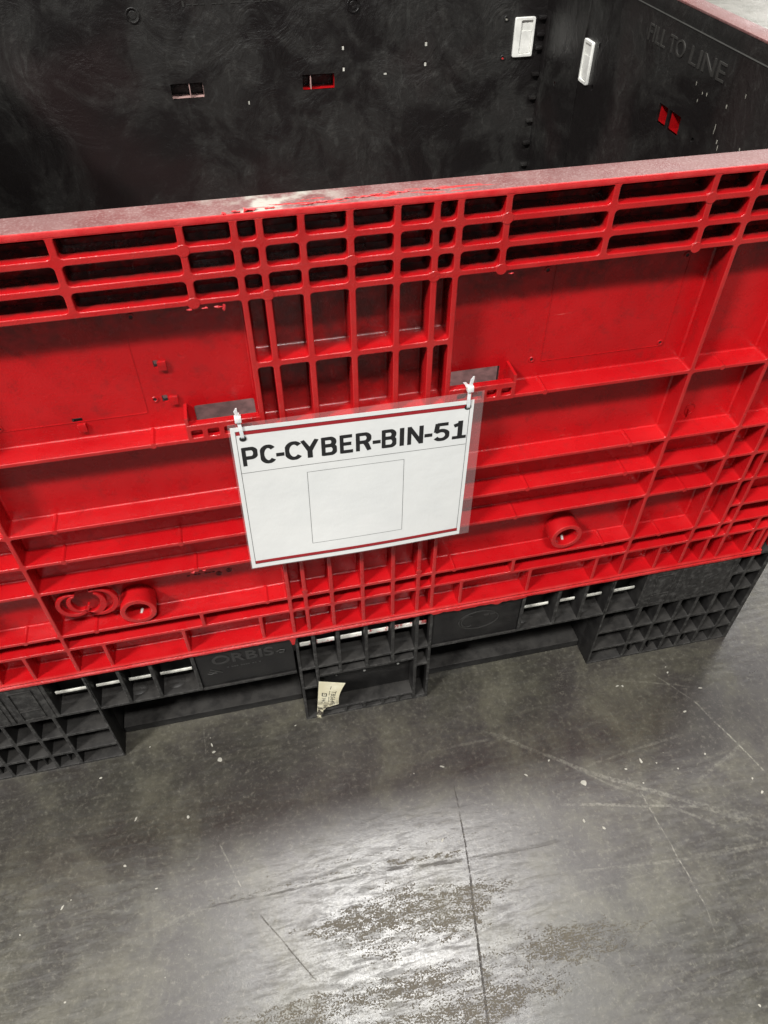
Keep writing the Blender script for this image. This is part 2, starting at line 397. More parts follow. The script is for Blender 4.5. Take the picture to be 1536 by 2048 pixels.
def tube(bm, pts, r, n=8, caps=True):
    """sweep along layout-space points"""
    P = [W(p) for p in pts]; rings = []; up = None
    for i, p in enumerate(P):
        d = (P[min(i+1, len(P)-1)]-P[max(i-1, 0)]).normalized()
        if up is None: up = d.orthogonal().normalized()
        up = (up-d*up.dot(d)).normalized(); s = d.cross(up)
        rr = (r(i/(len(P)-1)) if callable(r) else r)*S
        rings.append([bm.verts.new(p+(up*math.cos(a)+s*math.sin(a))*rr) for a in [2*math.pi*k/n for k in range(n)]])
    for A, B in zip(rings, rings[1:]):
        for k in range(n): bm.faces.new((A[k], A[(k+1) % n], B[(k+1) % n], B[k]))
    if caps: bm.faces.new(rings[0][::-1]); bm.faces.new(rings[-1])
def empty(name, loc=(0, 0, 0)):
    o = bpy.data.objects.new(name, None); COL.objects.link(o); o.location = loc; o.empty_display_size = .1; return o

# ------------------------------------------------------------ the floor
me = bpy.data.meshes.new('warehouse_floor')
me.from_pydata([(-40, -40, 0), (60, -40, 0), (60, 90, 0), (-40, 90, 0)], [], [(0, 1, 2, 3)])
fl = link('warehouse_floor', me, M_floor, smooth=False); fl['kind'] = 'structure'
fl['label'] = 'dark sealed concrete warehouse floor with scratches, wheel tracks and flaked shiny coating'

# ------------------------------------------------------------ the container
bin_ = empty('bulk_container')
tag(bin_, 'red and black collapsible plastic bulk container with ribbed walls standing on the concrete floor', 'container')
ZR = dict(R1=.740, R2=.708, R3=.677, R4=.583, R5=.479, R6=.350, R7=.286, R8=.2225, R8b=.158, R9=.1116, R10=.0750, R11=.0)
TOP = .7745
hw = .0043
cells = []
def cell(x0, x1, z0, z1, sym=True, h=None, r=.0055):
    h = h or hw
    cells.append((x0+h, x1-h, z0+h, z1-h, r))
    if sym and x0 >= 0: cells.append((-x1+h, -x0-h, z0+h, z1-h, r))
Z = ZR
topz = .7712
for a, b in ((0, .054), (.054, .0995), (.0995, .127), (.127, .184), (.184, .315), (.315, .442), (.442, .5), (.5, .626), (.626, .7035), (.7035, .798)):
    for z0, z1 in ((Z['R1'], topz), (Z['R2'], Z['R1']), (Z['R3'], Z['R2'])):
        cell(a, b, z0, z1, h=.0041, r=.0046)
rows = [('R4', 'R3'), ('R5', 'R4'), ('R6', 'R5'), ('R7', 'R6'), ('R8', 'R7'), ('R9', 'R8'), ('R10', 'R9'), ('R11', 'R10')]
for a, b in ((0, .054), (.054, .0995), (.0995, .127)):
    for q0, q1 in rows: cell(a, b, Z[q0]+(.006 if q0 == 'R11' else 0), Z[q1], h=.0041 if Z[q0] > .4 else .0036, r=.0038)
h2 = .0032
for a, b in ((.127, .5), (.5, .626)):
    for z0, z1 in ((Z['R5'], Z['R3']), (Z['R6'], Z['R5']), (Z['R7'], Z['R6']), (Z['R8'], Z['R7']), (Z['R9'], Z['R8'])): cell(a, b, z0, z1, h=h2, r=.004)
for a, b in ((.127, .275), (.275, .5), (.5, .626), (.626, .6795), (.6795, .7035), (.7035, .763), (.763, .798)): cell(a, b, Z['R10'], Z['R9'], h=h2, r=.003)
for a, b in ((.127, .181), (.181, .312), (.312, .443), (.443, .5), (.5, .571), (.571, .626), (.626, .6695), (.6695, .7035), (.7035, .763), (.763, .787), (.787, .800)): cell(a, b, .006, Z['R10'], h=h2, r=.003)
for z0, z1 in ((Z['R5'], Z['R3']), (Z['R6'], Z['R5'])): cell(.626, .70, z0, z1, h=h2, r=.004); cell(.70, .798, z0, z1, h=h2, r=.004)
for z0, z1 in ((Z['R7'], Z['R6']),): cell(.626, .6795, z0, z1, h=h2, r=.004); cell(.6795, .798, z0, z1, h=h2, r=.004)
for z0, z1 in ((Z['R8'], Z['R7']),): cell(.626, .6795, z0, z1, h=h2, r=.004); cell(.6795, .7035, z0, z1, h=h2, r=.004); cell(.7035, .798, z0, z1, h=h2, r=.004)
cell(.626, .6795, Z['R9'], Z['R8'], h=h2, r=.004)
for z0, z1 in ((Z['R8b'], Z['R8']), (Z['R9'], Z['R8b'])): cell(.6795, .7035, z0, z1, h=h2, r=.003); cell(.7035, .798, z0, z1, h=h2, r=.003)

DP = .0335
slots = [(-.213, -.1335), (.1335, .213)]
SZ0, SZ1 = .474, .5105
pinholes = [(-.2465, .5815, .0035, .0055), (-.2465, .5280, .0035, .0055), (-.3611, .5115, .0065, .0035)]
outer = [(-.803, .0), (.803, .0), (.803, TOP-.006), (-.803, TOP-.006)]
holes_f = [rrect(a, b, SZ0, SZ1, .003) for a, b in slots] + [rrect(x-w_, x+w_, z-h_, z+h_, .001) for x, z, w_, h_ in pinholes]
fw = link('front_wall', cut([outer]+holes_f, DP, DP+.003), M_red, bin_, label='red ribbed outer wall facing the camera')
# cells whose floor is broken by the two hand slots keep their ribs, the slot blocks are added in front
grid = link('rib_grid', cut([outer]+[rrect(*c) for c in cells], 0, DP+.0005, bev=.0014, bseg=3), M_red, fw)
# fillets where the ledges and webs meet the back sheet, welded into the rib mesh
bm = bmesh_new(); bm.from_mesh(grid.data); fr_ = .0030
for x0, x1, z0, z1, r in cells:
    if x0 > .7 or x1 < -.7 or z0 > .67: continue
    def strip_f(fn, A, B):
        rr = [[bm.verts.new(W(fn(e, fr_*(1-math.sin(a)), fr_*(1-math.cos(a))))) for a in [math.pi/2*k/4 for k in range(5)]] for e in (A, B)]
        for k in range(4): bm.faces.new((rr[0][k], rr[1][k], rr[1][k+1], rr[0][k+1]))
    strip_f(lambda e, p, q: (e, DP-p-.0001, z0+q+.0001-.0), x0, x1)
    strip_f(lambda e, p, q: (x1-q-.0001, DP-p-.0001, e), z1, z0)
    strip_f(lambda e, p, q: (x0+q+.0001, DP-p-.0001, e), z0, z1)
bm.to_mesh(grid.data); bm.free(); grid.data.shade_smooth(); grid.data.set_sharp_from_angle(angle=math.radians(34))
link('black_liner', cut([[(-.79, -.03), (.79, -.03), (.79, TOP-.007), (-.79, TOP-.007)]]+holes_f, DP+.0035, .0425), M_liner, fw, label='scuffed black inner face')
boxo('top_rail', M_rail, fw, -.83, .83, -.0004, .043, TOP-.0065, TOP, bev=.0012, label='scraped top edge of the red wall, faded pink')
# two hand slots with their comb blocks
for sgn in (-1, 1):
    X = lambda a: sgn*a
    def bb(bm, a, b, *r_, **k_):
        box(bm, min(X(a), X(b)), max(X(a), X(b)), *r_, **k_)
    bm = bmesh_new()
    L = [rrect(min(X(.129), X(.226)), max(X(.129), X(.226)), .476, .5045, .002, 2)]
    for k in range(4):
        a = .1415+k*.0215
        L.append(rrect(min(X(a), X(a+.0145)), max(X(a), X(a+.0145)), .4835, .4955, .002, 2))
    bm.free()
    blk = link('slot_block', cut(L, -.0006, .0075, bev=.0008), M_red, fw)
    bm = bmesh_new(); bb(bm, .131, .2235, .0078, .0105, .478, .5040); fin(bm, 'slot_block_back', M_red, blk)
    bm = bmesh_new(); bb(bm, .2215, .2255, -.0002, DP, .4765, .516); box(bm, *sorted((X(.131), X(.2213))), .0107, .0330, .4715, .4745); fin(bm, 'slot_cheek', M_red, blk)
# latch tabs beside the pinholes
for x, z in ((-.2395, .5795), (-.2355, .5255), (-.3575, .5005)):
    bm = bmesh_new(); box(bm, x-.0055, x+.0055, DP-.0045, DP+.0004, z-.0065, z+.0065, bev=.001); fin(bm, 'latch_tab', M_red, fw)
# round screws / ejector marks on the panel
for x, z in ((-.2591, .5288), (.2589, .514), (.4563, .5142), (.4569, .649), (.2609, .6501), (-.2609, .6501), (-.4569, .649), (-.4563, .5142)):
    me = cut([circ(x, z, .0046), circ(x, z, .0024)], DP-.0012, DP+.0003, bev=.0003); o = link('screw_seat', me, M_red, fw)
    link('screw_hole', cut([circ(x, z, .0022, 12)], DP-.0003, DP+.0006), M_ink, fw)
# raised outline on both big panels
for s_ in (-1, 1):
    a, b = sorted((s_*.272, s_*.463))
    x0, x1 = (a, b)
    link('panel_outline', cut([rrect(x0, x1, .5085, .668, .004), rrect(x0+.0011, x1-.0011, .5096, .6669, .003)], DP-.0007, DP+.0003), M_red, fw)
# ejector pin discs on rib crossings
for x, k in ((.184, 'R1'), (.184, 'R3'), (.442, 'R1'), (.442, 'R3'), (.0995, 'R3')):
    for s_ in (-1, 1): link('pin_mark', cut([circ(s_*x, Z[k], .0072, 18)], -.0006, .004, bev=.0004), M_red, fw)
link('pin_mark', cut([circ(0, Z['R2'], .0072, 18)], -.0006, .004, bev=.0004), M_red, fw)
for x, k in ((0, 'R10'), (.0995, 'R9'), (-.0995, 'R9')): link('pin_mark', cut([circ(x, Z[k]+(.012 if k == 'R9' else 0), .0052, 14)], -.0009, .004, bev=.0004), M_red, fw)
# half-round pin ridges running across the ledges
for x, k in ((.272, 'R5'), (.550, 'R5'), (.436, 'R6'), (.443, 'R7'), (.274, 'R7'), (.262, 'R8'), (.443, 'R9'), (.554, 'R9'), (.57, 'R8'), (.164, 'R9')):
    for s_ in ((-1, 1) if x < .5 else (-1, 1)):
        bm = bmesh_new(); tube(bm, [(s_*x, -.0009, Z[k]+.0005), (s_*x, DP, Z[k]+.0008)], .0042, 10); fin(bm, 'pin_ridge', M_red, fw)
# round sockets
for x in (.3665, -.3685):
    z = .150 if x > 0 else .1455
    sk = link('round_socket', cut([circ(x, z, .0285, 40), circ(x, z, .0200, 36)], -.0012, DP+.0004, bev=.0015, bseg=2), M_red, fw)
    link('socket_bottom', cut([circ(x, z, .0202, 30), circ(x, z+.001, .005, 12)], .026, .030), M_red, sk)
    bm = bmesh_new(); tube(bm, [(x, .0115, z-.0195), (x+.002, .020, z-.0185)], .0022, 6); fin(bm, 'socket_glint', M_white, sk)  # added white piece, stands for the glint seen through the socket
# torn burrs under the top band and on the rail
def flake(x, y, z, L_, w_, seed):
    bm = bmesh_new(); random.seed(seed); P = []
    for k in range(9):
        a = 2*math.pi*k/9; r_ = random.uniform(.45, 1)
        P.append(bm.verts.new(W((x+math.cos(a)*L_*r_, y-random.uniform(0, .0015), z+math.sin(a)*w_*r_))))
    c = bm.verts.new(W((x, y-.002, z)))
    for k in range(9): bm.faces.new((P[k], P[(k+1) % 9], c))
    o = fin(bm, 'torn_burr', M_flake, fw, smooth=False); md = o.modifiers.new('s', 'SOLIDIFY'); md.thickness = .0006; return o
# interlocked crescents next to the left socket (moulded emblem)
def crescent(bm, cx, cz, rx, rz, a0, a1, w0, tilt=0.0):
    pts = [];
    n = 22
    for k in range(n+1):
        a = math.radians(a0+(a1-a0)*k/n); ww = w0*(.35+.65*math.sin(math.pi*k/n))
        for rr, s_ in ((1, ww), (1, -ww)):
            x = math.cos(a)*(rx+s_); z = math.sin(a)*(rz+s_)
            pts.append((cx+x*math.cos(tilt)-z*math.sin(tilt), cz+x*math.sin(tilt)+z*math.cos(tilt)))
    A = pts[0::2]; B = pts[1::2]
    return A+B[::-1]
for cx, cz, rx, rz, a0, a1, w0, ti in ((-.4620, .1800, .0225, .0245, 62, 342, .0042, .12), (-.4545, .1815, .0125, .0185, 80, 300, .0040, .15),
                                   (-.4240, .1790, .0265, .0290, -140, 118, .0042, -.2), (-.4340, .1790, .0175, .0240, -115, 80, .0052, -.2)):
    link('emblem_ring', cut([crescent(None, cx, cz-.004, rx, rz, a0, a1, w0, ti)], .008, .016, bev=.0006), M_red, fw)
flake(-.268, -.0003, .2190, .006, .0035, 31); flake(-.250, -.0003, .2200, .004, .002, 32)
link('maker_mark', cut([circ(-.263, .1845, .0045, 14, .003)], DP-.001, DP+.0003), M_ink, fw)
link('maker_mark', text('ZERTIFI'[:0] or '- -- ---', -.285, .1725, .0016, off=-DP+.0004, ext=.0004, width=.045), M_ink, fw)
for x, z in ((-.2343, .1671), (-.2172, .1717)):
    link('date_dial', cut([circ(x, z, .0046, 18), circ(x, z, .0034, 14)], DP-.0008, DP+.0003), M_ink, fw)
    link('date_dial', cut([circ(x, z, .0016, 10)], DP-.0008, DP+.0003), M_ink, fw)
link('oval_mark', cut([circ(.5484, .377, .0085, 20, .0115), circ(.5484, .377, .0075, 20, .0105)], DP-.0012, DP+.0003), M_red, fw)
boxo('oval_web', M_red, fw, .5448, .5462, DP-.004, DP+.0003, .363, .378, bev=.0003)
# ragged bottom lip
bm = bmesh_new(); n = 420; r0 = []; 
for i in range(n+1):
    x = -.803+1.606*i/n
    j = noise.noise(Vector((x*30, 3, 0)))*.0014+noise.noise(Vector((x*120, 9, 0)))*.0009
    if .12 < x < .36: j -= max(0, noise.noise(Vector((x*60, 5, 1))))*.006
    if .13 < x < .31: j -= .004*(.7+noise.noise(Vector((x*70, 2, 2))))
    if -.134 < x < -.129: j -= .016
    r0.append([bm.verts.new(W(p)) for p in ((x, .010, .0115), (x, -.0018, .0115), (x, -.0034, .0098), (x, -.0034, .0082), (x, -.0014, .0066), (x, -.0014, .0054), (x, -.0048, .0040), (x, -.0048+j*.1, -.0002+j), (x, -.0020, -.0022+j), (x, .010, -.0022))])
for A, B in zip(r0, r0[1:]):
    for k in range(9): bm.faces.new((A[k], B[k], B[k+1], A[k+1]))
fin(bm, 'bottom_lip', M_red, fw, label='ragged lower lip of the red wall')
for a in ((-.151, -.0002, .6685, .003, .006, 1), (-.158, -.0003, .670, .006, .002, 2), (-.172, -.0003, .6705, .005, .0015, 3), (-.19, -.0004, .6705, .004, .0014, 4), (.197, -.0004, .6705, .004, .0018, 5)): flake(*a)
def chip(x, y, L_, w_, seed, lift=.0012):
    bm = bmesh_new(); random.seed(seed); P = []
    n_ = 11
    for k in range(n_):
        a = 2*math.pi*k/n_; r_ = random.uniform(.35, 1)
        P.append(bm.verts.new(W((x+math.cos(a)*L_*r_, y+math.sin(a)*w_*r_, TOP+.0003+random.uniform(0, lift)))))
    c = bm.verts.new(W((x, y, TOP+.0008)))
    for k in range(n_): bm.faces.new((P[k], P[(k+1) % n_], c))
    o = fin(bm, 'peeled_chip', M_flake, fw, smooth=False); md = o.modifiers.new('s', 'SOLIDIFY'); md.thickness = .0004
chip(-.108, .004, .012, .004, 11, .004); chip(-.122, .0025, .007, .0025, 12, .003); chip(-.135, .003, .003, .003, 15); chip(-.086, .006, .008, .003, 13)
for k, (x, y) in enumerate(((-.03, .009), (-.012, .011), (.004, .013), (.018, .012), (.032, .0145), (.052, .016), (.064, .0155), (.093, .016), (.100, .014), (-.045, .007))): chip(x, y, .009, .0016, 20+k, .0015)

# back wall --------------------------------------------------
YB = 1.400
FB = (Vector((0, YB, 0)), Vector((1, 0, 0)), Vector((0, 0, 1)))
bh = [rrect(-.218, -.1355, .476, .5115, .002), rrect(.1245, .2105, .476, .5125, .002)]
small = [(.2362, .5700, .0028, .0058), (.2362, .5205, .0028, .0058), (.4603, .5675, .0035, .0062), (.4600, .5200, .0033, .0058), (.3490, .5030, .0045, .0030), (-.0226, .4562, .0022, .0058)]
bh += [rrect(x-a, x+a, z-b, z+b, .001) for x, z, a, b in small]
bw = link('back_wall', cut([[(-.79, -.03), (.79, -.03), (.79, TOP-.002), (-.79, TOP-.002)]]+bh, 0, .006, FB), M_liner, bin_, label='scuffed black inside of the far wall')
for a, b, mm, dv in ((-.218, -.1355, M_fade, -.1705), (.1245, .2105, M_red, .1468)):
    boxo('slot_floor', mm, bw, a-.001, b+.001, YB+.0005, YB+.040, .4720, .4760)
    boxo('slot_divider', M_fade, bw, dv-.0012, dv+.0012, YB+.003, YB+.035, .4762, .5115, bev=.0003)
    boxo('slot_end', mm, bw, b-.0008, b+.0015, YB+.0062, YB+.040, .4762, .5125, bev=.0003)
    boxo('slot_backing', M_liner, bw, a-.006, b+.006, YB+.0405, YB+.0435, .46, .525, bev=.0003)
for x, z, a, b in small:
    bm = bmesh_new(); box(bm, x-a*.9, x+a*.9, YB+.0012, YB+.0058, z-b*.95, z+b*.45); fin(bm, 'hole_light_plug', M_strip, bw)  # pale piece filling the hole in place of light shining through
boxo('top_rail', M_rail, bw, -.83, .83, YB-.001, YB+.043, TOP-.002, TOP+.004)
boxo('outer_skin', M_red, bw, -.80, .80, YB+.0440, YB+.0480, .0, TOP-.003)
for x, z in ((-.2755, .6660), (.2662, .6624)):
    link('round_seat', cut([circ(x, z, .0165, 30), circ(x, z, .0135, 28)], -.0035, .0003, FB, bev=.0006), M_liner, bw)
    link('round_seat', cut([circ(x, z, .009, 24)], -.0012, .0003, FB, bev=.0006), M_liner, bw)
link('moulded_letters', text('LOAD HERE'[:0] or 'I--- -- --- ---', -.155, .677, .012, FB, .0004, .0008, width=.22), M_mark, bw)
def latch(fr, x0, x1, z0, z1, tilt, name='white_latch', par=None):
    o = link(name, cut([rrect(x0, x1, z0, z1, .004), rrect(x0+.0075+tilt, x1-.0065, z0+.0075, z1-.0075, .003)], -.007, .001, fr, bev=.0012, bseg=2), M_white, par)
    link('latch_pan', cut([rrect(x0+.004, x1-.004, z0+.004, z1-.004, .002)], -.0022, -.0005, fr), M_white, o)
    mid = z0+(z1-z0)*.66
    link('latch_grip', cut([rrect(x0+.0085+tilt, x1-.0075, z0+.0085, mid, .002)], -.0042, -.0025, fr, bev=.0006), M_white, o)
    return o
latch(FB, .7035, .7600, .5225, .6155, .010, par=bw)
for x, z in ((.6788, .6137), (.6786, .5225)):
    link('latch_hole', cut([circ(x, z, .0068, 16), circ(x, z, .0035, 12)], -.0025, .0003, FB, bev=.0005), M_liner, bw)
    bm = bmesh_new(); tube(bm, [(x, YB+.001, z-.003), (x, YB-.0025, z-.0035)], .003, 8); fin(bm, 'latch_pin', M_chip if z > .6 else M_rail, bw)
for zz in (.613, .574, .542, .478, .418, .357, .295, .233, .172, .11):
    boxo('hinge_tooth', M_liner, bw, .768, .789, YB-.010, YB+.0005, zz-.0045, zz+.0045, bev=.002)
boxo('corner_strip', M_liner, bw, .7895, .7945, YB-.030, YB+.002, -.03, .63, bev=.001)
# right wall -------------------------------------------------
FRI = (Vector((.79, 0, 0)), Vector((0, -1, 0)), Vector((0, 0, 1)))
TR = TOP+.0005
rh = [rrect(-.740, -.702, .5645, .600, .001), rrect(-.694, -.6485, .5645, .600, .001)]
rsm = [(-1.0575, .6265, .004, .006), (-1.0590, .5370, .0045, .007), (-.5905, .5765, .005, .005), (-1.2815, .4835, .006, .006)]
rh += [circ(a, b, c_, 16, d_) for a, b, c_, d_ in rsm]
rw = link('side_wall', cut([[(-1.40, -.03), (-.0425, -.03), (-.0425, .7435), (-1.40, .7435)]]+rh, 0, .006, FRI), M_liner, bin_, label='black inside of the right wall with the moulded words FILL TO LINE')
boxo('upper_band', M_liner, rw, .7945, .8000, .0430, 1.399, .7437, TR-.003)
boxo('fill_line', M_mark, rw, .7888, .7944, .0430, 1.399, .7437, .7448, bev=.0004)  # lighter colour stands in for the highlight on the step's edge
for a, b in ((.702, .740), (.6485, .694)):
    boxo('slot_floor', M_red, rw, .7905, .826, a-.001, b+.001, .5610, .5645, bev=.0003); boxo('slot_end', M_red, rw, .7963, .826, b-.0005, b+.0015, .5647, .6015, bev=.0003)
boxo('slot_backing', M_liner, rw, .826, .8275, .64, .748, .556, .606, bev=.0003)
boxo('outer_skin', M_red, rw, .8300, .8340, -.001+.006, 1.446, .0, TR-.0035)
boxo('top_rail', M_rail, rw, .7935, .8360, .0435, 1.446, TR-.003, TR+.0012, bev=.001)
boxo('backing', M_liner, rw, .8285, .8297, .045, 1.40, -.03, TR-.004)
bm = bmesh_new(); box(bm, .7965, .7985, 1.270, 1.292, .472, .495); fin(bm, 'red_glimpse', M_red, rw)
boxo('wall_seam', M_liner, rw, .7878, .7903, 1.1395, 1.1425, .0, .742, bev=.0008)
link('raised_words', text('FILL TO', -.845, .690, .030, FRI, .0002, .0018, width=.150), M_word, rw)
link('raised_words', text('LINE', -.672, .690, .030, FRI, .0002, .0018, width=.126), M_word, rw)
latch(FRI, -1.1300, -1.0830, .5345, .6270, .0, par=rw)
# side wall scratches: pale nicks
for k, (y, z) in enumerate(((.628, .667), (.60, .658), (.47, .69), (.515, .66), (.53, .617), (.512, .600), (.505, .592), (.42, .60), (.415, .585), (.44, .612), (.61, .642), (.585, .66))):
    random.seed(50+k); bm = bmesh_new(); L_ = random.uniform(.002, .006) * (2.0 if k in (5, 4) else 1); w_ = .0009+random.random()*.0009
    P = [bm.verts.new(W((.7896, y+math.cos(a)*w_*random.uniform(.5, 1), z+math.sin(a)*L_*random.uniform(.5, 1)+math.cos(a)*.001))) for a in [2*math.pi*i/8 for i in range(8)]]
    bm.faces.new(P); r_ = bmesh.ops.extrude_face_region(bm, geom=bm.faces[:]); bmesh.ops.translate(bm, verts=[v for v in r_['geom'] if isinstance(v, bmesh.types.BMVert)], vec=(.0008, 0, 0))
    fin(bm, 'pale_nick', M_chip, rw, smooth=False)
# left wall (outside the frame) and inner deck
lw = boxo('side_wall', M_liner, bin_, -.80, -.79, .043, 1.399, -.03, TR-.003, label='left wall of the container')
boxo('outer_skin', M_red, lw, -.834, -.80, .006, 1.446, .0, TR-.0035); boxo('top_rail', M_rail, lw, -.836, -.7935, .0435, 1.446, TR-.003, TR+.0012)
boxo('inner_deck', M_pit, bin_, -.789, .789, .044, 1.398, -.050, -.034)

# base pallet ------------------------------------------------
pb = empty('pallet_base'); pb.parent = bin_
BD = .046
bz0, bz1 = -.1185, -.0015
def ring(name, x0, x1, z0, z1, cs, h=.0034, d0=.0015, dep=BD, par=pb, back=True, r=.002):
    L = [[(x0, z0), (x1, z0), (x1, z1), (x0, z1)]]+[rrect(a+h, b-h, c_+h, d_-h, r, 2) for a, b, c_, d_ in cs]
    o = link(name, cut(L, d0, dep, bev=.0011, bseg=2), M_base, par)
    return o
for s_ in (-1, 1):
    def sx(a, b): return tuple(sorted((s_*a, s_*b)))
    # open band of the deck
    cs = [(*sx(a, b), bz0-.001, bz1-.004) for a, b in ((.3135, .3865), (.3865, .4425), (.4425, .5))]
    x0, x1 = sx(.3100, .4985)
    band = ring('deck_band', x0, x1, bz0-.004, bz1, cs)
    for a, b in ((.3165, .3825), (.3905, .4385), (.4465, .4965), (.505, .568)):
        xa, xb = sx(a+.002, b-.002)
        boxo('slit_light_bar', M_strip, band, xa+.001, xb-.004, .019, .0215, -.0725, -.0665, bev=.0004)  # added pale bar in place of the bright slit behind the cell
    xa, xb = sx(.31, .575)
    boxo('deck_web', M_base, band, xa, xb, BD+.006, BD+.009, -.122, -.005)
    # plain plate carrying the maker's lettering / emblem
    x0, x1 = sx(.1335, .3095)
    pl = link('deck_plate', cut([rrect(x0, x1, bz0-.003, bz1, .001)], .0045, .040, bev=.001), M_base, pb)
    boxo('plate_rim', M_base, pl, x0, x1, .0012, .0048, bz0-.0045, bz0+.0015, bev=.0006)
    # corner foot
    H = [(-.19, -.1185), (-.2535, -.19), (-.3045, -.2535)]
    V2 = [.5, .583, .628, .673, .7125, .755, .798, .836]
    cs = [(*sx(a, b), c_, d_) for a, b in zip(V2, V2[1:]) for c_, d_ in H]
    cs = [c for c in cs if not (abs(c[2]+.3045) < 1e-4 and 0)]
    cs += [(*sx(.5, .572), -.1185, bz1-.004), (*sx(.767, .797), -.1185, -.062), (*sx(.767, .797), -.062, bz1-.004), (*sx(.797, .836), -.1185, -.062), (*sx(.797, .836), -.062, bz1-.004)]
    x0, x1 = sx(.4995, .842)
    ft = ring('corner_foot', x0, x1, -.307, bz1, cs)
    a, b = sx(.4997, .842); 
    boxo('foot_block', M_base, ft, *sx(.575, .842), BD-.001, .27, -.3065, -.004, bev=.002)
    boxo('foot_side', M_base, ft, *sx(.4996, .5040), BD-.001, .27, -.3065, -.122, bev=.0005)
    boxo('foot_back', M_base, ft, *sx(.5042, .5748), BD+.0045, BD+.008, -.3065, -.1225, bev=.0005)
    for xx in (.605, .65, .735):
        boxo('foot_gusset', M_base, ft, *sx(xx-.0016, xx+.0016), .012, BD, -.3035, -.256, bev=.0004)
    # plates over the foot grid
    pa = link('foot_plate', cut([rrect(*sx(.5755, .639), -.1165, -.005, .001)], .0005, .012, bev=.0008), M_base, ft)
    x0, x1 = sx(.590, .630)
    link('relief_square', cut([rrect(x0, x1, -.110, -.020, .001), rrect(x0+.0022, x1-.0022, -.1078, -.082, .001), rrect(x0+.0022, x1-.0022, -.0795, -.0222, .001)], -.0012, .0008), M_base, pa)
    pc = link('foot_plate', cut([rrect(*sx(.6435, .764), -.1165, -.005, .001)], -.0005, .012, bev=.0008), M_base, ft)
    x0, x1 = sx(.652, .757)
    link('relief_frame', cut([rrect(x0, x1, -.113, -.010, .003), rrect(x0+.0018, x1-.0018, -.1112, -.0118, .002)], -.0016, -.0002), M_base, pc)
    if s_ > 0:
        link('raised_number', text('56', .667, -.080, .034, off=.0005, ext=.0012, width=.072, bold=.01), M_emb, pc)
        link('raised_number', text('inches'[:0] or '-- ---', .672, -.104, .004, off=.0004, ext=.0008, width=.05), M_emb, pc)
        link('raised_emblem', cut([circ(.226, -.060, .041, 40, .028), circ(.226, -.060, .0385, 40, .0255)], .0030, .0050), M_emb, pl)
        link('raised_emblem', cut([crescent(None, .205, -.060, .014, .017, 60, 300, .0016)], .0030, .0050), M_emb, pl)
        link('raised_emblem', text('--', .236, -.050, .004, off=-.0046, ext=.0012, width=.022), M_emb, pl)
    else:
        link('raised_lettering', text('ORBIS', -.2815, -.050, .026, off=-.0045, ext=.0013, width=.112, bold=.012), M_emb, pl)
        link('raised_lettering', text('- --- ---- -- -', -.258, -.066, .0030, off=-.0045, ext=.0010, width=.062), M_emb, pl)
        bm = bmesh_new()
        for k in range(3): tube(bm, [(-.295+k*.003, .0042, -.075+k*.006), (-.288+k*.01, .0035, -.077), (-.28, .0042, -.074+k*.002)], .0011, 6)
        fin(bm, 'moulded_swirl', M_mark, pl)
        bm = bmesh_new(); tube(bm, [(-.164, .0042, -.044), (-.158, .0032, -.038), (-.150, .0032, -.040), (-.152, .0032, -.047), (-.160, .004, -.047)], .0012, 6); fin(bm, 'moulded_swirl', M_mark, pl)
# middle foot
zt, zb = bz1-.004, -.117
VV = [-.1265, -.0945, -.049, .004, .0555, .1025, .1305]
cs = [(a, b, zb, zt) for a, b in zip(VV, VV[1:])]
cs += [(-.1265, -.0945, -.185, zb), (-.1265, -.0945, -.304, -.185), (.1025, .1305, -.177, zb), (.1025, .1305, -.300, -.177)]
cs += [(a, b, -.150, zb) for a, b in ((-.0945, -.049), (-.049, .004), (.004, .0555), (.0555, .1025))]
cs += [(-.0945, .1025, -.282, -.150)]
cs += [(a, b, -.3045, -.282) for a, b in ((-.0945, -.045), (-.045, -.005), (-.005, .035), (.035, .068), (.068, .1025))]
mf = ring('middle_foot', -.1290, .1330, -.307, bz1, cs, dep=.044)
for a, b in zip(VV, VV[1:]):
    boxo('slit_light_bar', M_strip2, mf, a+.006, b-.006, .017, .0195, -.0600, -.0500, bev=.0004)  # same stand-in bars for the bright slits of the middle foot
boxo('foot_back', M_base, mf, -.128, .132, .0445, .0462, -.3065, -.1165, bev=.0004)
boxo('pocket_panel', M_base, mf, -.091, .099, .0325, .0440, -.279, -.152, bev=.0006)
boxo('foot_side', M_base, mf, -.1289, -.1235, .0465, .26, -.3065, -.122); boxo('foot_side', M_base, mf, .1275, .1329, .0465, .26, -.3065, -.122)
boxo('deck_web', M_base, mf, -.31, .31, BD+.006, BD+.009, -.122, -.005)
for x, z, r_ in ((-.056, -.160, .0026), (.003, -.162, .0034), (.074, -.160, .0034)):
    link('pale_speck', cut([circ(x, z-.046, r_*.8, 10)], .0312, .0326), M_white, mf)
# rail under the fork openings, lugs under the deck
for a, b in ((-.4990, -.1295), (.1335, .4990)):
    boxo('bottom_rail', M_base, pb, a, b, .052, .20, -.3068, -.2850, bev=.003)
for x in (-.43, -.36, -.27, -.22, .18, .265, .33, .40, .46):
    bm = bmesh_new(); bmesh.ops.create_uvsphere(bm, u_segments=16, v_segments=8, radius=1)
    for v in bm.verts: v.co = W((x+v.co.x*.024, .030+v.co.y*.02, -.1215+v.co.z*.009))
    fin(bm, 'deck_lug', M_base, pb)
boxo('deck_underside', M_base, pb, -.575, .575, .056, 1.43, -.120, -.060)
boxo('rear_foot', M_base, pb, -.842, -.50, 1.17, 1.43, -.3065, -.004); boxo('rear_foot', M_base, pb, .50, .842, 1.17, 1.43, -.3065, -.004); boxo('rear_foot', M_base, pb, -.13, .13, 1.17, 1.43, -.3065, -.122)
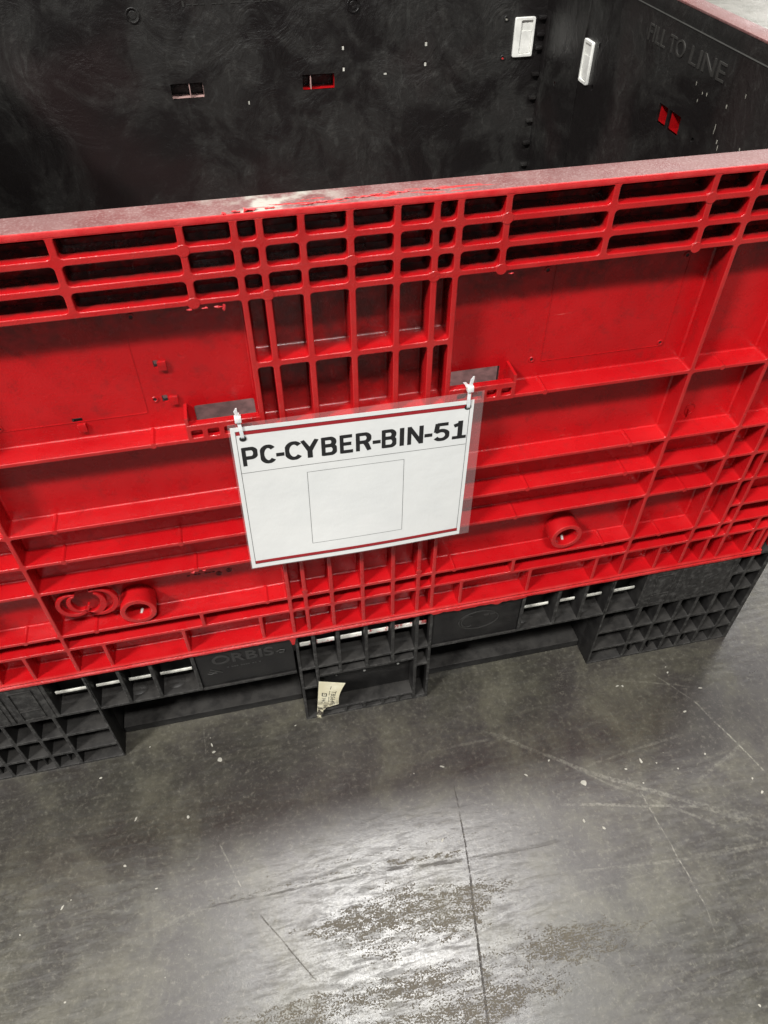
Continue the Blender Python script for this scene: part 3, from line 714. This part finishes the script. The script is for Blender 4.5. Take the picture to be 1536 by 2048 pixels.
for s_ in (-1, 1): boxo('side_beam', M_base, pb, *sorted((s_*.60, s_*.842)), .271, 1.169, -.122, -.004)
for s_ in (-1, 1): boxo('side_foot', M_base, pb, *sorted((s_*.60, s_*.842)), .60, .84, -.3065, -.123)
# ------------------------------------------------------------ the hanging sign
P00 = Vector((-.1706, -.0120, .5008)); P10 = Vector((.1627, -.0120, .4929)); P01 = Vector((-.1761, -.0285, .2360)); P11 = Vector((.1545, -.0300, .2397))
NS = Vector((0, -1, -.06)).normalized()
def sg(s, t, off=0.0):
    p = P00*(1-s)*(1-t)+P10*s*(1-t)+P01*(1-s)*t+P11*s*t
    bow = -.003*math.sin(math.pi*min(max(s, 0), 1))*(t) + .0018*math.sin(5*s+2*t)*t
    return p+Vector((0, bow, -.004*math.sin(math.pi*min(max(s, 0), 1))*t*(-1)))+NS*off
def sheet(poly_fn, nx, nt, off):
    bm = bmesh_new(); V = [[bm.verts.new(W(sg(*poly_fn(i/nx, j/nt), off))) for i in range(nx+1)] for j in range(nt+1)]
    for j in range(nt):
        for i in range(nx): bm.faces.new((V[j][i], V[j][i+1], V[j+1][i+1], V[j+1][i]))
    return bm
def quadfn(q):
    def f(a, b):
        return tuple((q[0][k]*(1-a)*(1-b)+q[1][k]*a*(1-b)+q[3][k]*(1-a)*b+q[2][k]*a*b) for k in (0, 1))
    return f
def rectfn(s0, s1, t0, t1): return quadfn(((s0, t0), (s1, t0), (s1, t1), (s0, t1)))
sign = empty('laminated_sign')
tag(sign, 'white laminated paper sign reading PC-CYBER-BIN-51 hanging on the red ribs by two zip ties', 'sign')
o = fin(sheet(rectfn(0, 1, 0, 1), 48, 32, 0), 'paper', M_paper, sign, smooth=False); md = o.modifiers.new('s', 'SOLIDIFY'); md.thickness = .0004; md.offset = 0
film = [(-.008, -.022), (1.040, -.052), (1.048, 1.006), (-.006, 1.007)]
inn = [(-.0005, -.0005), (1.0005, -.0005), (1.0005, 1.0005), (-.0005, 1.0005)]
bm = bmesh_new(); NF = 20
for e in range(4):
    A0, A1, B0, B1 = film[e], film[(e+1) % 4], inn[e], inn[(e+1) % 4]
    rr = [[bm.verts.new(W(sg(a0[0]+(a1[0]-a0[0])*k/NF, a0[1]+(a1[1]-a0[1])*k/NF, .0001))) for k in range(NF+1)] for a0, a1 in ((A0, A1), (B0, B1))]
    for k in range(NF): bm.faces.new((rr[0][k], rr[0][k+1], rr[1][k+1], rr[1][k]))
bmesh.ops.remove_doubles(bm, verts=bm.verts, dist=1e-6)
fin(bm, 'laminate_film', M_film, sign)
INK = .0005
def strip(name, mat, *r):
    return fin(sheet(rectfn(*r), 40 if r[1]-r[0] > .2 else 1, 24 if r[3]-r[2] > .2 else 1, INK), name, mat, sign)
lw_ = .0016
strip('red_band', M_bar, .0195, .9815, .0265, .0475); strip('red_band', M_bar, .0195, .9855,   .9440, .9655)
for r in ((.018, .9825, .0240, .0262), (.018, .987, .9664, .9690), (.0175, .0193, .0240, .969), (.9820, .9838, .0240, .969), (.0195, .9818, .289, .2912)): strip('printed_line', M_ink, *r)
for r in ((.288, .7085, .3400, .3418), (.288, .7085, .8695, .8715), (.288, .2895, .3418, .8695), (.707, .7085, .3418, .8695)): strip('printed_line', M_ink, *r)
def arc(cx, cy, rx, ry, a0, a1, n=14):
    return [(cx+rx*math.cos(math.radians(a0+(a1-a0)*k/n)), cy+ry*math.sin(math.radians(a0+(a1-a0)*k/n))) for k in range(n+1)]
# wide grotesque capitals as pen strokes in a 1 x 1 cell
HX, HZ = .095, .075
GL = {
 'P': [[(HX, 0), (HX, 1)], [(HX, 1-HZ), (.58, 1-HZ)]+arc(.60, .68, .305, .245, 90, -90)+[(HX, .435)]],
 'C': [arc(.53, .5, .435, .425, 42, 318, 30)],
 'Y': [[(.08, 1), (.5, .40)], [(.92, 1), (.5, .40)], [(.5, .47), (.5, 0)]],
 'B': [[(HX, 0), (HX, 1)], [(HX, 1-HZ), (.58, 1-HZ)]+arc(.58, .73, .26, .195, 90, -90)+[(HX, .535)], [(HX, .535), (.60, .535)]+arc(.60, .305, .305, .23, 90, -90)+[(HX, HZ)]],
 'E': [[(HX, 0), (HX, 1)], [(HX, 1-HZ), (.95, 1-HZ)], [(HX, .51), (.88, .51)], [(HX, HZ), (1, HZ)]],
 'R': [[(HX, 0), (HX, 1)], [(HX, 1-HZ), (.56, 1-HZ)]+arc(.58, .705, .29, .22, 90, -90)+[(HX, .485)], [(.50, .485), (.62, .44), (.72, .32), (.90, 0)]],
 'I': [[(.5, 0), (.5, 1)]],
 'N': [[(HX, 0), (HX, 1)], [(1-HX, 0), (1-HX, 1)], [(HX, .97), (1-HX, .03)]],
 '5': [[(.92, 1-HZ), (.22, 1-HZ)], [(.25, .98), (.17, .50)], [(.17, .55)]+arc(.50, .325, .40, .255, 128, -150, 24)],
 '1': [[(.56, 0), (.56, 1)], [(.56, .93), (.46, .82), (.14, .74)], [(.05, HZ*.9), (1.0, HZ*.9)]],
 '-': [[(0, .40), (1, .40)]],
}
def signglyph(ch, s0, s1, t0, t1):
    bm = bmesh_new(); wpx = (s1-s0)*.335; hpx = (t1-t0)*.258
    hx = HX*(.078/.066) if 0 else None
    for k, st_ in enumerate(GL[ch]):
        # constant pen: half widths in cell units
        px_, pz_ = .0036/wpx, .0029/hpx
        if ch in 'I-': px_ = .0037/wpx
        L_, R_ = [], []
        for i, p in enumerate(st_):
            q0 = st_[max(i-1, 0)]; q1 = st_[min(i+1, len(st_)-1)]
            dx, dy = (q1[0]-q0[0])*wpx, (q1[1]-q0[1])*hpx; l = math.hypot(dx, dy); nx, ny = -dy/l, dx/l
            for arr, sgn_ in ((L_, 1), (R_, -1)):
                X = min(max(p[0]+sgn_*nx*px_, 0.0), 1.02); Y = min(max(p[1]+sgn_*ny*pz_, -.012), 1.012)
                arr.append(bm.verts.new(W(sg(s0+(s1-s0)*X, t1-(t1-t0)*Y, INK+.00003*k))))
        for i in range(len(st_)-1): bm.faces.new((L_[i], L_[i+1], R_[i+1], R_[i]))
    return fin(bm, 'letter', M_ink, sign, smooth=False)
KN = [(115, .031), (315, .165), (370, .206), (555, .34), (858, .562), (915, .605), (1155, .786), (1215, .835), (1310, .911), (1393, .978)]
def kn(x):
    for (a, b), (c_, d_) in zip(KN, KN[1:]):
        if x <= c_ or (c_, d_) == KN[-1]: return b+(d_-b)*(x-a)/(c_-a)
for ch, a, b in (('P', 115, 208), ('C', 224, 316), ('-', 319, 364), ('C', 369, 464), ('Y', 458, 560), ('B', 575, 661), ('E', 680, 755), ('R', 772, 860), ('-', 869, 914), ('B', 920, 1002), ('I', 1022, 1047), ('N', 1066, 1156), ('-', 1164, 1206), ('5', 1212, 1298), ('1', 1312, 1393)):
    signglyph(ch, kn(a), kn(b), .1265, .2450)
# punched holes
for s_, t_ in ((.045, .068), (.973, .040)):
    bm = bmesh_new(); c_ = sg(s_, t_, .0012)
    vs = [bm.verts.new(W(c_+Vector((math.cos(a)*.0048, 0, math.sin(a)*.0046)))) for a in [2*math.pi*k/16 for k in range(16)]]; bm.faces.new(vs)
    fin(bm, 'punched_hole', M_ink, sign, smooth=False)

# ------------------------------------------------------------ zip ties
def tie(hx, hz, kx, kz, tx, tz, lean, lab):
    e = empty('zip_tie'); tag(e, lab, 'zip tie', 'zip ties holding the sign')
    def band(pts, w_, th, name):
        bm = bmesh_new(); R = []
        for i, p in enumerate(pts):
            ww = .78*(w_[i] if isinstance(w_, list) else w_)
            R.append([bm.verts.new(W(Vector(p)+Vector(d))) for d in ((-ww, 0, 0), (ww, 0, 0), (ww, th, 0), (-ww, th, 0))])
        for A, B in zip(R, R[1:]):
            for k in range(4): bm.faces.new((A[k], A[(k+1) % 4], B[(k+1) % 4], B[k]))
        bm.faces.new(R[0]); bm.faces.new(R[-1][::-1]); return fin(bm, name, M_tie, e, smooth=False)
    band([(hx+.0005, -.0128, hz-.003), (hx, -.0150, hz+.004), (hx-.0006, -.0150, (hz+kz)/2), (kx, -.0130, kz)], .0030, .0014, 'strap')
    band([(kx, -.0095, kz), (kx, -.0070, .5075), (kx, .002, .5085), (kx, .011, .5060)], .0028, .0012, 'strap')
    bm = bmesh_new(); box(bm, kx-.0044, kx+.0044, -.0165, -.0090, kz-.0044, kz+.0046, bev=.0008); fin(bm, 'locking_head', M_tie, e)
    band([(kx, -.0135, kz+.005), (kx+lean*.5, -.0140, kz+.010), (kx+lean, -.0143, tz-.005), (kx+lean+.0016, -.0143, tz)], [.0029, .0030, .0030, .0010], .0012, 'cut_tail')
tie(-.1562, .4815, -.1580, .5150, 0, .5330, -.0015, 'short white zip tie through the left top corner of the sign')
tie(.1540, .4800, .1545, .5135, 0, .5335, .0018, 'short white zip tie through the right top corner of the sign')

# ------------------------------------------------------------ torn sticker on the middle foot
st = empty('torn_sticker'); tag(st, 'torn curled cream sticker with TB564 lettering on the black middle foot', 'sticker')
Q = [Vector((-.0945, -.0035, -.1600)), Vector((-.0430, -.0080, -.1740)), Vector((-.0700, -.0035, -.3080)), Vector((-.1075, -.0030, -.2990))]
def stp(a, b, off=0):
    p = Q[0]*(1-a)*(1-b)+Q[1]*a*(1-b)+Q[2]*a*b+Q[3]*(1-a)*b
    return p+Vector((-.006*math.sin(math.pi*min(b/.6, 1))*a, -.0040*a*math.sin(2.2*b+.4)-off, 0))
def edge_r(b): return 1.0 if b < .58 else max(.16, 1.0-(b-.58)/.12*.62) if b < .70 else .38-(b-.70)*.55+.05*math.sin(45*b)
bm = bmesh_new(); nb = 30
V = [[bm.verts.new(W(stp(i/8*edge_r(j/nb), j/nb+.02*math.sin(i*2.1)*(j/nb)))) for i in range(9)] for j in range(nb+1)]
for j in range(nb):
    for i in range(8): bm.faces.new((V[j][i], V[j][i+1], V[j+1][i+1], V[j+1][i]))
o = fin(bm, 'sticker_paper', M_sticker, st, smooth=False); md = o.modifiers.new('s', 'SOLIDIFY'); md.thickness = .0004; md.offset = 0
def stext(s, a, b0, b1, ha, name='sticker_print', bold=.01):
    me = text(s, 0, 0, 1, raw=True, width=1.0, bold=bold)
    for v in me.vertices:
        x, y = v.co.x, v.co.y
        v.co = W(stp(a+ha*y, b0+(b1-b0)*x, .0006))
    return link(name, me, M_ink, st, smooth=False)
stext('TB564S', .60, .20, .575, .21, bold=.0); stext('-- --- ----', .50, .10, .52, .03, bold=0); stext('74C', .18, .41, .58, .17, bold=0)
for r0_, r1_ in ((.17, .40),):
    for (a0, a1, b0, b1) in ((.17, .40, .28, .292), (.17, .40, .358, .37), (.17, .21, .292, .358), (.36, .40, .292, .358), (.26, .31, .315, .335)):
        bm = bmesh_new(); bm.faces.new([bm.verts.new(W(stp(a, b, .0009))) for a, b in ((a0, b0), (a1, b0), (a1, b1), (a0, b1))]); fin(bm, 'sticker_print', M_ink, st, smooth=False)

# ------------------------------------------------------------ small things lying on the floor
def crumb(x, y, r, seed, el=1.0, rot=0.0, bm=None, h=.35):
    random.seed(seed); own = bm is None; bm = bm or bmesh_new(); n_ = 9; top = []; bot = []
    for k in range(n_):
        a = 2*math.pi*k/n_; rr = r*random.uniform(.6, 1)
        dx, dy = math.cos(a)*rr*el, math.sin(a)*rr
        p = (x+dx*math.cos(rot)-dy*math.sin(rot), y+dx*math.sin(rot)+dy*math.cos(rot))
        bot.append(bm.verts.new(W((p[0], p[1], FL+.0003)))); top.append(bm.verts.new(W((x+(p[0]-x)*.8, y+(p[1]-y)*.8, FL+r*h))))
    bm.faces.new(top); bm.faces.new(bot[::-1])
    for k in range(n_): bm.faces.new((bot[k], bot[(k+1) % n_], top[(k+1) % n_], top[k]))
    return bm
o = fin(crumb(.386, -.252, .0072, 3, 1.1, h=.06), 'paint_spot', M_chip, smooth=False); tag(o, 'pale dried paint spot on the floor right of centre', 'paint spot')
o = fin(crumb(-.1895*0-.313, -.049, .0058, 5, .9, h=.06), 'paint_spot', M_chip, smooth=False); tag(o, 'small pale paint drip on the dark floor between left and middle foot', 'paint spot')
def fpt(u, v):
    d = R0*((u-768)/1484.6)+R1*((v-1024)/1484.6)+R2; C0 = Vector((-0.1349412125, -0.7873375919, 1.1194209328))
    t_ = (FL-C0.z)/d.z; p = C0+d*t_; return p.x, p.y
bm = bmesh_new()
px = [(1370, 1423, 3), (1098, 1521, 3), (1052, 1550, 3), (1282, 1522, 4), (1252, 1538, 3), (1313, 1526, 3), (1356, 1537, 3), (1410, 1508, 3), (1505, 1557, 3), (1524, 1584, 4), (1168, 1642, 4), (1208, 1656, 4), (1287, 1566, 3), (1519, 2011, 3),
      (1453-768+200, 1680, 3), (376, 1634, 5), (272, 1638, 3), (250, 1732, 4), (313, 1777, 2), (125, 1815, 3), (142, 1800, 2), (40, 1870, 2), (202, 1556, 3), (591, 1451, 2), (130, 2005, 3), (428, 1504, 4), (424, 1490, 3), (421, 1476, 2), (300, 1494, 2), (884, 1533, 3), (828, 1547, 2), (1400, 1376, 3), (1245, 1372, 4), (1335, 1345, 3), (1235, 1372, 3), (1331, 1334, 2)]
for i, (u, v, r_) in enumerate(px):
    x, y = fpt(u, v); crumb(x, y, r_*.00075, 100+i, random.choice((1, 1.6, 2.4)), random.uniform(0, 3), bm)
random.seed(99)
for i in range(25):
    crumb(random.uniform(-.8, 1.0), random.uniform(-.7, .0), random.uniform(.0004, .0011), 300+i, 1.3, random.uniform(0, 3), bm)
    random.seed(700+i*7)
o = fin(bm, 'floor_debris', M_chip, smooth=False); o['kind'] = 'stuff'; o['label'] = 'scattered pale crumbs and grit on the concrete floor'
